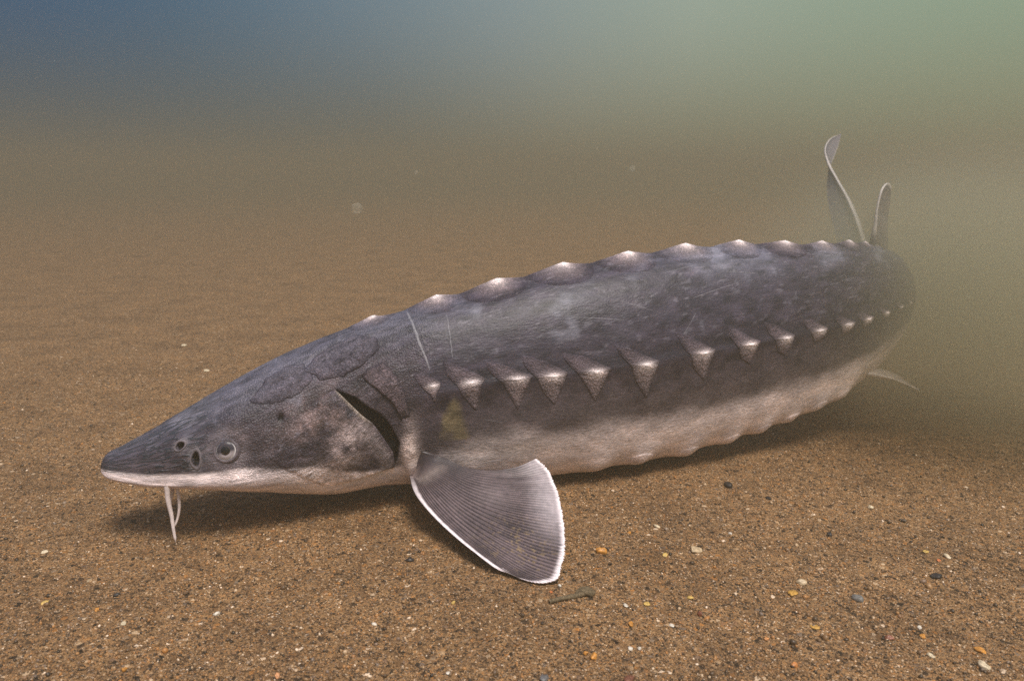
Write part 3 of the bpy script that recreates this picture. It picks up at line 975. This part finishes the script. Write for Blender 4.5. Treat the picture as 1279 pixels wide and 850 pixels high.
# left pelvic fin
PO = np.array([0.527, 1.090, 0.099]); PT = np.array([0.6197, 1.1178, 0.0659])
ax = PT - PO
sd = np.array([0.022, 0.030, 0.004])
lead = [PO - sd * .1, PO + ax * .5 - sd * .05 + np.array([0, 0, .004]), PT]
trail = [PO + sd * .9 + np.array([0, 0, -.004]), PO + ax * .55 + sd * .8, PT + sd * .10 + np.array([-.004, .01, -.002])]
Pm = coons(lead, trail, [lead[0], PO + sd * .4, trail[0]], [PT, PT + sd * .05, trail[-1]], 30, 30)
u = np.linspace(0, 1, 30)[:, None]; v = np.linspace(0, 1, 30)[None]
c = lerp((0.42, 0.35, 0.32), (0.78, 0.68, 0.64), np.clip(smooth(.8, 1, u) + (1 - smooth(.0, .15, v)) + 0 * u, 0, 1))
slab('pelvic_fin', Pm, .007 - .0055 * smooth(0, .7, u) + 0 * v, c)


# dorsal fin, standing far back on the ridge, nearly end-on
def ridge_pt(s, up=0.0, side=0.0):
    ps = float(itp(PSI, np.array([s]))[0])
    b = base(s, math.pi / 2)
    return b + np.array([side * math.sin(ps), -side * math.cos(ps), up])


s_a, s_b = 1.072, 1.172
lead = [ridge_pt(s_a, -.004), ridge_pt(s_a - .001, .030, .002), ridge_pt(s_a + .002, .060, .002), ridge_pt(s_a + .012, .084, .002), ridge_pt(s_a + .030, .095, .001)]
trail = [ridge_pt(s_b, -.004), ridge_pt(s_b + .004, .025, -.002), ridge_pt(s_b + .008, .055, -.003), ridge_pt(s_b + .003, .080, -.003), ridge_pt(s_b - .014, .094, -.002)]
base_l = [ridge_pt(s_a, -.004), ridge_pt(s_a + .036, -.004), ridge_pt(s_a + .072, -.004), ridge_pt(s_b, -.004)]
tip_l = [lead[-1], ridge_pt(s_a + .044, .0985, .000), ridge_pt(s_a + .062, .0995, -.001), ridge_pt(s_a + .076, .098, -.001), trail[-1]]
Pm = coons(lead, trail, base_l, tip_l, 60, 80)
u = np.linspace(0, 1, 60)[:, None]; v = np.linspace(0, 1, 80)[None]
edge = np.clip(smooth(.92, .97, u) + (1 - smooth(.03, .07, v)) + smooth(.95, .98, v), 0, 1)
rr = np.abs(np.sin(np.pi * 26 * v))
c = lerp((0.12, 0.10, 0.105), (0.20, 0.17, 0.17), rr * smooth(.1, .4, u))
c = lerp(c, (0.52, 0.46, 0.43), edge * smooth(.1, .3, u))
slab('dorsal_fin', Pm, .007 - .0055 * smooth(0, .6, u) + .0015 * (1 - smooth(.0, .06, v)), c, ridge=.0004 * rr * u)

# caudal fin: tall upper lobe twisting away
lead = [(0.640, 1.3700, 0.212), (0.6740, 1.4500, 0.2440), (0.6831, 1.4927, 0.2754), (0.6893, 1.5753, 0.3345), (0.6915, 1.6566, 0.381), (0.6959, 1.7261, 0.4189), (0.707, 1.7726, 0.4445), (0.7346, 1.8185, 0.4676), (0.7759, 1.8623, 0.4806)]
trail = [(0.640, 1.4300, 0.130), (0.6513, 1.5028, 0.2178), (0.6609, 1.5734, 0.28), (0.6727, 1.6472, 0.3377), (0.6893, 1.6967, 0.3775), (0.7071, 1.7334, 0.4052), (0.733, 1.7794, 0.4288), (0.7592, 1.8261, 0.4553), (0.7785, 1.8623, 0.4801)]
nu, nv = 110, 24
Lc, Tc = resample(lead, nu), resample(trail, nu)
v = np.linspace(0, 1, nv)[None, :, None]
Pm = Lc[:, None] * (1 - v) + Tc[:, None] * v
u = np.linspace(0, 1, nu)[:, None]; v = v[..., 0]
rr = np.abs(np.sin(np.pi * 40 * (u + .35 * v)))
c = lerp((0.105, 0.092, 0.10), (0.18, 0.155, 0.16), rr * smooth(.15, .4, v))
c = lerp(c, (0.52, 0.46, 0.43), np.clip((1 - smooth(.03, .10, v)) + .8 * smooth(.93, .99, v), 0, 1) + 0 * u)
slab('caudal_fin', Pm, (.0022 + .010 * (1 - smooth(.0, .35, v)) * (1 - smooth(.25, .8, u)) + .0018 * (1 - smooth(0, .1, v))), c, ridge=.0003 * rr * smooth(.1, .4, v))


# barbels
def tube(name, pts, r0, r1, mat, parent, n=34, seg=12):
    c = resample(pts, n)
    t = np.gradient(c, axis=0); t /= np.linalg.norm(t, axis=1, keepdims=True)
    a = np.cross(t, [0.3, 1, 0.1]); a /= np.linalg.norm(a, axis=1, keepdims=True)
    b = np.cross(t, a)
    th = np.linspace(0, 2 * np.pi, seg, endpoint=False)
    q = np.linspace(0, 1, n)
    r = (r0 + (r1 - r0) * q) * (1 - .9 * smooth(.93, 1, q))
    P = c[:, None] + r[:, None, None] * (np.cos(th)[None, :, None] * a[:, None] + np.sin(th)[None, :, None] * b[:, None])
    col = np.ones((n, seg, 3)) * .5
    return mesh_obj(name, P, quads(n, seg, True), mat, parent, cols=col)


tube('barbel', [(-.3640, .752, .066), (-.3635, .750, .052), (-.3600, .747, .034), (-.3575, .743, .020), (-.3550, .740, .0075)], .0030, .0013, M_BARBEL, fish)
tube('barbel', [(-.3590, .762, .066), (-.3570, .761, .050), (-.3565, .758, .036), (-.3590, .755, .024), (-.3620, .752, .017)], .0022, .0011, M_BARBEL, fish)
tube('barbel', [(-.3680, .774, .064), (-.3690, .773, .048), (-.3720, .770, .032), (-.3705, .768, .020)], .0022, .0011, M_BARBEL, fish)
tube('barbel', [(-.3800, .785, .064), (-.3810, .784, .048), (-.3780, .782, .034), (-.3770, .780, .024)], .0022, .0011, M_BARBEL, fish)


# ------------------------------------------------------------------ pebbles, one by one
def icosphere(sub):
    t = (1 + 5 ** .5) / 2
    v = [(-1, t, 0), (1, t, 0), (-1, -t, 0), (1, -t, 0), (0, -1, t), (0, 1, t), (0, -1, -t), (0, 1, -t), (t, 0, -1), (t, 0, 1), (-t, 0, -1), (-t, 0, 1)]
    f = [(0, 11, 5), (0, 5, 1), (0, 1, 7), (0, 7, 10), (0, 10, 11), (1, 5, 9), (5, 11, 4), (11, 10, 2), (10, 7, 6), (7, 1, 8), (3, 9, 4), (3, 4, 2), (3, 2, 6), (3, 6, 8), (3, 8, 9), (4, 9, 5), (2, 4, 11), (6, 2, 10), (8, 6, 7), (9, 8, 1)]
    v = [np.array(q) / np.linalg.norm(q) for q in v]
    for _ in range(sub):
        mid, nf = {}, []
        def mp(a, b):
            k = (min(a, b), max(a, b))
            if k not in mid:
                m = v[a] + v[b]; v.append(m / np.linalg.norm(m)); mid[k] = len(v) - 1
            return mid[k]
        for a, b, c_ in f:
            x, y, z = mp(a, b), mp(b, c_), mp(c_, a)
            nf += [(a, x, z), (b, y, x), (c_, z, y), (x, y, z)]
        f = nf
    return np.array(v), np.array(f)


IV, IF = icosphere(2)
_pm = {}


def pebble_mat(col):
    k = tuple(round(c, 3) for c in col)
    if k not in _pm:
        m, nt, p = new_mat('pebble_stone')
        no = N(nt, 'ShaderNodeTexNoise', inp={'Scale': 350.0, 'Detail': 5.0})
        tcn = N(nt, 'ShaderNodeTexCoord'); nt.links.new(tcn.outputs['Object'], no.inputs['Vector'])
        r = ramp(nt, [(0.28, tuple(c * .45 for c in col)), (0.5, col), (0.72, tuple(min(1, c * 1.45) for c in col))])
        nt.links.new(no.outputs['Fac'], r.inputs['Fac']); nt.links.new(r.outputs['Color'], p.inputs['Base Color'])
        b = N(nt, 'ShaderNodeBump', inp={'Strength': .6, 'Distance': .0006}); nt.links.new(no.outputs['Fac'], b.inputs['Height']); nt.links.new(b.outputs[0], p.inputs['Normal'])
        p.inputs['Roughness'].default_value = .42
        p.inputs['Specular IOR Level'].default_value = .35
        _pm[k] = m
    return _pm[k]


OR, YE, WH, TA, GR, BK, RD, PA = (.50, .22, .045), (.52, .34, .10), (.62, .55, .46), (.42, .31, .19), (.15, .142, .132), (.028, .025, .024), (.20, .070, .038), (.58, .47, .32)
PEB = [  # x, y, length, colour, flatness, label
    (0.0931, 0.7293, 0.0123, OR, .8, 'bright orange pebble on the sand just right of the pectoral fin'),
    (0.1933, 0.7360, 0.0147, TA, .45, 'largest flat pale amber pebble below the middle of the belly'),
    (0.1586, 0.7237, 0.0069, YE, .6, 'small yellowish pebble close left of the flat amber pebble'),
    (0.1681, 0.6496, 0.0068, YE, .6, 'small yellow pebble directly below the flat amber pebble'),
    (0.1243, 0.6344, 0.0082, YE, .4, 'flat elongated yellow pebble right of the brown twig'),
    (0.1040, 0.6300, 0.0065, WH, .6, 'whitish grey chip of quartz right of the brown twig'),
    (0.1408, 0.6020, 0.0056, WH, .6, 'oval clean white pebble below the flat yellow pebble'),
    (0.0608, 0.5605, 0.0062, OR, .8, 'smaller and paler of the two touching orange pebbles at the bottom centre'),
    (0.0670, 0.5552, 0.0085, OR, .8, 'larger and browner of the two touching orange pebbles at the bottom centre'),
    (0.0990, 0.5668, 0.0052, WH, .7, 'larger of two bright white chips side by side near the bottom'),
    (0.1066, 0.5679, 0.0043, WH, .7, 'smaller of two bright white chips side by side near the bottom'),
    (0.0455, 0.6627, 0.0053, WH, .6, 'small white shell-like chip beside the tip of the pectoral fin'),
    (0.0367, 0.6507, 0.0041, (.55, .17, .05), .7, 'tiny red orange pebble below the tip of the pectoral fin'),
    (0.1044, 0.6020, 0.0065, OR, .7, 'small orange pebble below the whitish quartz chip'),
    (0.1701, 0.6214, 0.0075, RD, .8, 'reddish brown pebble below the small yellow pebbles'),
    (0.2814, 0.6726, 0.0112, TA, .7, 'tan pebble with a dark shaded side standing above an ochre flake'),
    (0.2659, 0.6540, 0.0116, (.42, .23, .05), .35, 'flat ochre flake lying just below the tan pebble'),
    (0.3244, 0.6463, 0.0116, GR, .6, 'smooth mid grey pebble alone on the sand at lower right'),
    (0.4190, 0.6836, 0.0122, BK, .6, 'black pebble below a cluster of pale chips at far right'),
    (0.4503, 0.7226, 0.0083, PA, .6, 'pale cream chip above the black pebble at right'),
    (0.4345, 0.7338, 0.0078, YE, .5, 'yellowish chip left of the pale cream chip at right'),
    (0.4380, 0.7158, 0.0049, (.50, .16, .06), .5, 'thin red chip between the cream chip and the black pebble'),
    (0.4258, 0.8403, 0.0085, PA, .7, 'round pale yellow pebble alone on plain sand at right'),
    (0.3592, 0.6020, 0.0050, WH, .8, 'tiny bright white grain below the black pebble'),
    (0.3247, 0.5860, 0.0081, RD, .7, 'dark red pebble at lower right under the grey pebble'),
    (0.3545, 0.5881, 0.0067, OR, .6, 'orange chip just below the tiny bright white grain'),
    (0.3922, 0.5679, 0.0100, OR, .5, 'elongated orange brown pebble close to the right edge'),
    (0.3821, 0.5457, 0.0119, PA, .6, 'large pale pebble near the lower right corner'),
    (0.3470, 0.5605, 0.0067, PA, .7, 'pale grey pebble left of the elongated orange brown pebble'),
    (0.2296, 0.5489, 0.0065, (.55, .22, .07), .7, 'orange pink pebble at the bottom edge right of centre'),
    (0.2197, 0.5870, 0.0055, (.55, .24, .08), .7, 'small salmon pebble above the orange pink pebble'),
    (0.2662, 0.6009, 0.0091, (.45, .25, .06), .3, 'slender ochre splinter pointing sideways below the ochre flake'),
    (0.2749, 0.9053, 0.0152, BK, .6, 'dark pebble lying in the shade behind the flat amber pebble'),
    (0.1636, 0.7940, 0.0089, PA, .5, 'pale flat pebble in the edge of the shadow behind the fin'),
    (0.1294, 0.7746, 0.0059, OR, .7, 'small orange pebble in the edge of the shadow behind the fin'),
    (0.2412, 0.7768, 0.0054, WH, .7, 'small white pebble right of the pale flat pebble'),
    (-0.4893, 0.7327, 0.0078, PA, .5, 'cream pebble near the left edge of the riverbed'),
    (-0.4308, 0.6354, 0.0072, YE, .6, 'yellow orange pebble near the left edge in front of the cream pebble'),
    (-0.4127, 0.6770, 0.0058, TA, .6, 'small tan chip left of the barbels'),
    (-0.3770, 0.6235, 0.0058, OR, .6, 'small orange grain right of the yellow orange pebble at left'),
    (-0.2682, 0.6225, 0.0067, WH, .9, 'upright pale chip standing in front of the chin'),
    (-0.3420, 0.6020, 0.0065, PA, .6, 'pale pebble in the lower left part of the sand'),
    (-0.3107, 0.5405, 0.0062, OR, .7, 'orange pebble at the bottom edge on the left'),
    (-0.3719, 0.6485, 0.0077, BK, .6, 'dark pebble left of the barbels'),
    (-0.1217, 0.6031, 0.0056, WH, .6, 'white rounded pebble in front of the gill cover'),
    (-0.1046, 0.7136, 0.0083, BK, .7, 'round dark pebble in the shadow left of the pectoral fin'),
    (-0.0539, 0.6322, 0.0056, YE, .7, 'yellow grain in front of the leading edge of the pectoral fin'),
    (-0.0511, 0.5374, 0.0045, WH, .7, 'white grain at the bottom edge left of centre'),
    (-0.1854, 0.5321, 0.0057, (.55, .26, .12), .7, 'peach pebble at the bottom edge below the head'),
    (0.0916, 0.5259, 0.0142, (.15, .06, .036), .6, 'large dark red stone cut off by the bottom edge'),
    (0.0255, 0.5290, 0.0095, (.11, .105, .105), .6, 'bluish grey stone cut off by the bottom edge left of the dark red stone'),
    (-0.7597, 1.7197, 0.0138, PA, .6, 'faint pale pebble on the hazy bed above the snout'),
    (-0.6176, 1.4903, 0.0145, PA, .6, 'pale pebble behind the head nearer than the faint pale pebble'),
    (0.3134, 0.8685, 0.0075, BK, .6, 'small dark pebble right of the dark pebble in the shade'),
    (0.3496, 0.7723, 0.0069, BK, .7, 'small dark pebble halfway between the round yellow pebble and the belly shadow'),
    (0.4459, 0.8044, 0.0099, (.09, .07, .055), .4, 'dark brown flat chip near the round pale yellow pebble'),
]
for i, (x, y, ln, col, flat, lab) in enumerate(PEB):
    q = IV.copy()
    r = 1 + .55 * fbm(q * 1.0 + i * 7.1, 1.3, 2, 61) + .22 * fbm(q + i * 3.3, 3.5, 2, 63)
    for _ in range(5):                      # chipped faces
        n_ = rng.normal(size=3); n_ /= np.linalg.norm(n_); dcut = rng.uniform(.62, .9)
        dd = q @ n_; q = np.where((dd > dcut)[:, None], q - (dd - dcut)[:, None] * n_, q)
    q = q * r[:, None] * np.array([1, rng.uniform(.62, .85), flat * .8])
    z = float(bed_height(np.array([x]), np.array([y]))[0])
    o = mesh_obj('pebble', q * ln * .5, IF, pebble_mat(col))
    o.location = (x, y, z + ln * .5 * flat * .35)
    o.rotation_euler = (rng.normal(0, .15), rng.normal(0, .15), rng.uniform(0, 6.28))
    tag(o, lab, 'pebble', 'pebbles on the riverbed')

# twig with a clump of debris
tw = bpy.data.objects.new('twig', None)
zt = float(bed_height(np.array([0.0563]), np.array([0.6413]))[0])
tw.location = (0.0563, 0.6413, zt)
COL.objects.link(tw)
tag(tw, 'short dark brown waterlogged twig lying below the pectoral fin tip', 'twig')
M_TWIG = plain('wet_bark', (.115, .085, .050), .8, .2, .5, 500)
tube('stem', [(0.0343, 0.6333, zt + .0020 - .0012), (0.0453, 0.6368, zt + .0032 - .0012), (0.0583, 0.6413, zt + .0030 - .0012), (0.0763, 0.6493, zt + .0040 - .0012)], .0020, .0028, M_TWIG, tw)
tube('side_shoot', [(0.0583, 0.6413, zt + .003 - .0012), (0.0643, 0.6523, zt + .0045 - .0012), (0.0743, 0.6553, zt + .004 - .0012)], .0016, .0009, M_TWIG, tw, n=16)
q = IV * (1 + .8 * fbm(IV, 2.0, 3, 71))[:, None] * np.array([.0085, .006, .0045]) + np.array([0.0693, 0.6493, zt + .003 - .0012])
mesh_obj('debris_clump', q, IF, M_TWIG, tw)

# ------------------------------------------------------------------ loose grains that cannot be counted
GV, GF_ = icosphere(0)
NG = 52000
yy = .44 + (rng.random(NG) ** 1.7) * 1.15
hw = .72 * (yy + .12)
xx = (rng.random(NG) * 2 - 1) * hw
size = np.exp(rng.normal(math.log(.00105), .38, NG)); size = np.clip(size, .0005, .0042)
rot = rng.normal(size=(NG, 4)); rot /= np.linalg.norm(rot, axis=1, keepdims=True)
w_, x_, y_, z_ = rot.T
Rm = np.stack([1 - 2 * (y_ * y_ + z_ * z_), 2 * (x_ * y_ - z_ * w_), 2 * (x_ * z_ + y_ * w_), 2 * (x_ * y_ + z_ * w_), 1 - 2 * (x_ * x_ + z_ * z_), 2 * (y_ * z_ - x_ * w_),
               2 * (x_ * z_ - y_ * w_), 2 * (y_ * z_ + x_ * w_), 1 - 2 * (x_ * x_ + y_ * y_)], -1).reshape(-1, 3, 3)
loc = GV[None] * (1 + .35 * (rng.random((NG, 12, 1)) - .5)) * np.stack([np.ones(NG), rng.uniform(.6, .95, NG), rng.uniform(.45, .85, NG)], -1)[:, None] * size[:, None, None]
pts = np.einsum('nij,nkj->nki', Rm, loc)
pts[..., 0] += xx[:, None]; pts[..., 1] += yy[:, None]
pts[..., 2] += (bed_height(xx, yy) + size * .25)[:, None]
fc = (GF_[None] + (np.arange(NG) * 12)[:, None, None]).reshape(-1, 3)
tag(mesh_obj('sand_grains', pts, fc, M_GRAIN, smooth_shade=False), kind='stuff')

# drifting flakes in the water
M_FLAKE = plain('drifting_flake', (.62, .58, .48), .8, .1, .2)
_nt = M_FLAKE.node_tree
_tr = N(_nt, 'ShaderNodeBsdfTransparent')
_mx = N(_nt, 'ShaderNodeMixShader', inp={'Fac': .09})
_nt.links.new(_tr.outputs[0], _mx.inputs[1]); _nt.links.new(_nt.nodes['Principled BSDF'].outputs[0], _mx.inputs[2])
_nt.links.new(_mx.outputs[0], _nt.nodes['Material Output'].inputs['Surface'])


def unp(px, py, d):
    cp, sp = math.cos(R(12.2)), math.sin(R(12.2))
    a, b = (px - 639.5) / 950, -(py - 425) / 950
    return np.array([a * d, (cp + b * sp) * d, CAM_H + (-sp + b * cp) * d])


for (p, rad, lab) in [((-0.1222, 0.6085, 0.3601), .0042, 'round pale flake drifting in the water above the back of the head'), ((0.0951, 0.6151, 0.3909), .0024, 'faint pale flake drifting in the water over the middle of the back'),
                      ((-0.0755, 0.6145, 0.3878), .0016, 'tiny pale flake drifting highest of all in the water')]:
    q = IV * (1 + .5 * fbm(IV + rad * 900, 1.5, 2, 81))[:, None] * np.array([1, .5, .9]) * rad
    o = mesh_obj('drifting_flake', q, IF, M_FLAKE)
    o.location = p
    tag(o, lab, 'flake', 'flakes drifting in the water')

NS = 170
d_ = .55 + 1.15 * rng.random(NS)
sp_ = np.stack([unp(a, b, c_) for a, b, c_ in zip(rng.uniform(-150, 1430, NS), rng.uniform(-60, 520, NS), d_)])
sp_ = sp_[sp_[:, 2] > .04]
sp_ = sp_[sp_[:, 2] < .7]
rad_ = np.exp(rng.normal(math.log(.00048), .35, len(sp_)))
pts = (GV[None] * (1 + .4 * (rng.random((len(sp_), 12, 1)) - .5)) * rad_[:, None, None] + sp_[:, None]).reshape(-1, 3)
fc = (GF_[None] + (np.arange(len(sp_)) * 12)[:, None, None]).reshape(-1, 3)
tag(mesh_obj('suspended_specks', pts, fc, M_FLAKE), kind='stuff')

# ------------------------------------------------------------------ turbid water
hz_m = bpy.data.materials.new('turbid_water')
hz_m.use_nodes = True
nt = hz_m.node_tree
nt.nodes.clear()
out = nt.nodes.new('ShaderNodeOutputMaterial')
pv = nt.nodes.new('ShaderNodeVolumePrincipled')
pv.inputs['Color'].default_value = (0.52, 0.465, 0.335, 1)
pv.inputs['Density'].default_value = 0.22
pv.inputs['Density Attribute'].default_value = ''
pv.inputs['Temperature Attribute'].default_value = ''
pv.inputs['Anisotropy'].default_value = 0.55
nt.links.new(pv.outputs[0], out.inputs['Volume'])
X0, X1, Y0, Y1, Z0, Z1 = -75, 75, -75, 75, -1.2, .78
V = np.array([(x, y, z) for x in (X0, X1) for y in (Y0, Y1) for z in (Z0, Z1)])
Fh = np.array([(0, 1, 3, 2), (4, 6, 7, 5), (0, 4, 5, 1), (2, 3, 7, 6), (0, 2, 6, 4), (1, 5, 7, 3)])
tag(mesh_obj('haze', V, Fh, hz_m, smooth_shade=False), kind='stuff')


# soft bank of denser haze, added round the tail to fade it
sm = bpy.data.materials.new('tail_fade_haze')
sm.use_nodes = True
nt = sm.node_tree
nt.nodes.clear()
out = nt.nodes.new('ShaderNodeOutputMaterial')
pv = nt.nodes.new('ShaderNodeVolumePrincipled')
pv.inputs['Color'].default_value = (0.64, 0.605, 0.455, 1)
pv.inputs['Density Attribute'].default_value = ''
pv.inputs['Temperature Attribute'].default_value = ''
pv.inputs['Anisotropy'].default_value = 0.4
tcv = N(nt, 'ShaderNodeTexCoord')
ln = N(nt, 'ShaderNodeVectorMath', operation='LENGTH')
nt.links.new(tcv.outputs['Object'], ln.inputs[0])
mr = N(nt, 'ShaderNodeMapRange', interpolation_type='SMOOTHERSTEP', inp={'From Min': 0.0, 'From Max': 1.0, 'To Min': 8.0, 'To Max': 0.0})
nt.links.new(ln.outputs['Value'], mr.inputs['Value'])
nt.links.new(mr.outputs[0], pv.inputs['Density'])
nt.links.new(pv.outputs[0], out.inputs['Volume'])
SV, SF = icosphere(3)
cloud = mesh_obj('added_tail_haze', SV, SF, sm)
cloud.location = (.72, 1.17, .20)
cloud.scale = (.50, .48, .30)
tag(cloud, kind='stuff')
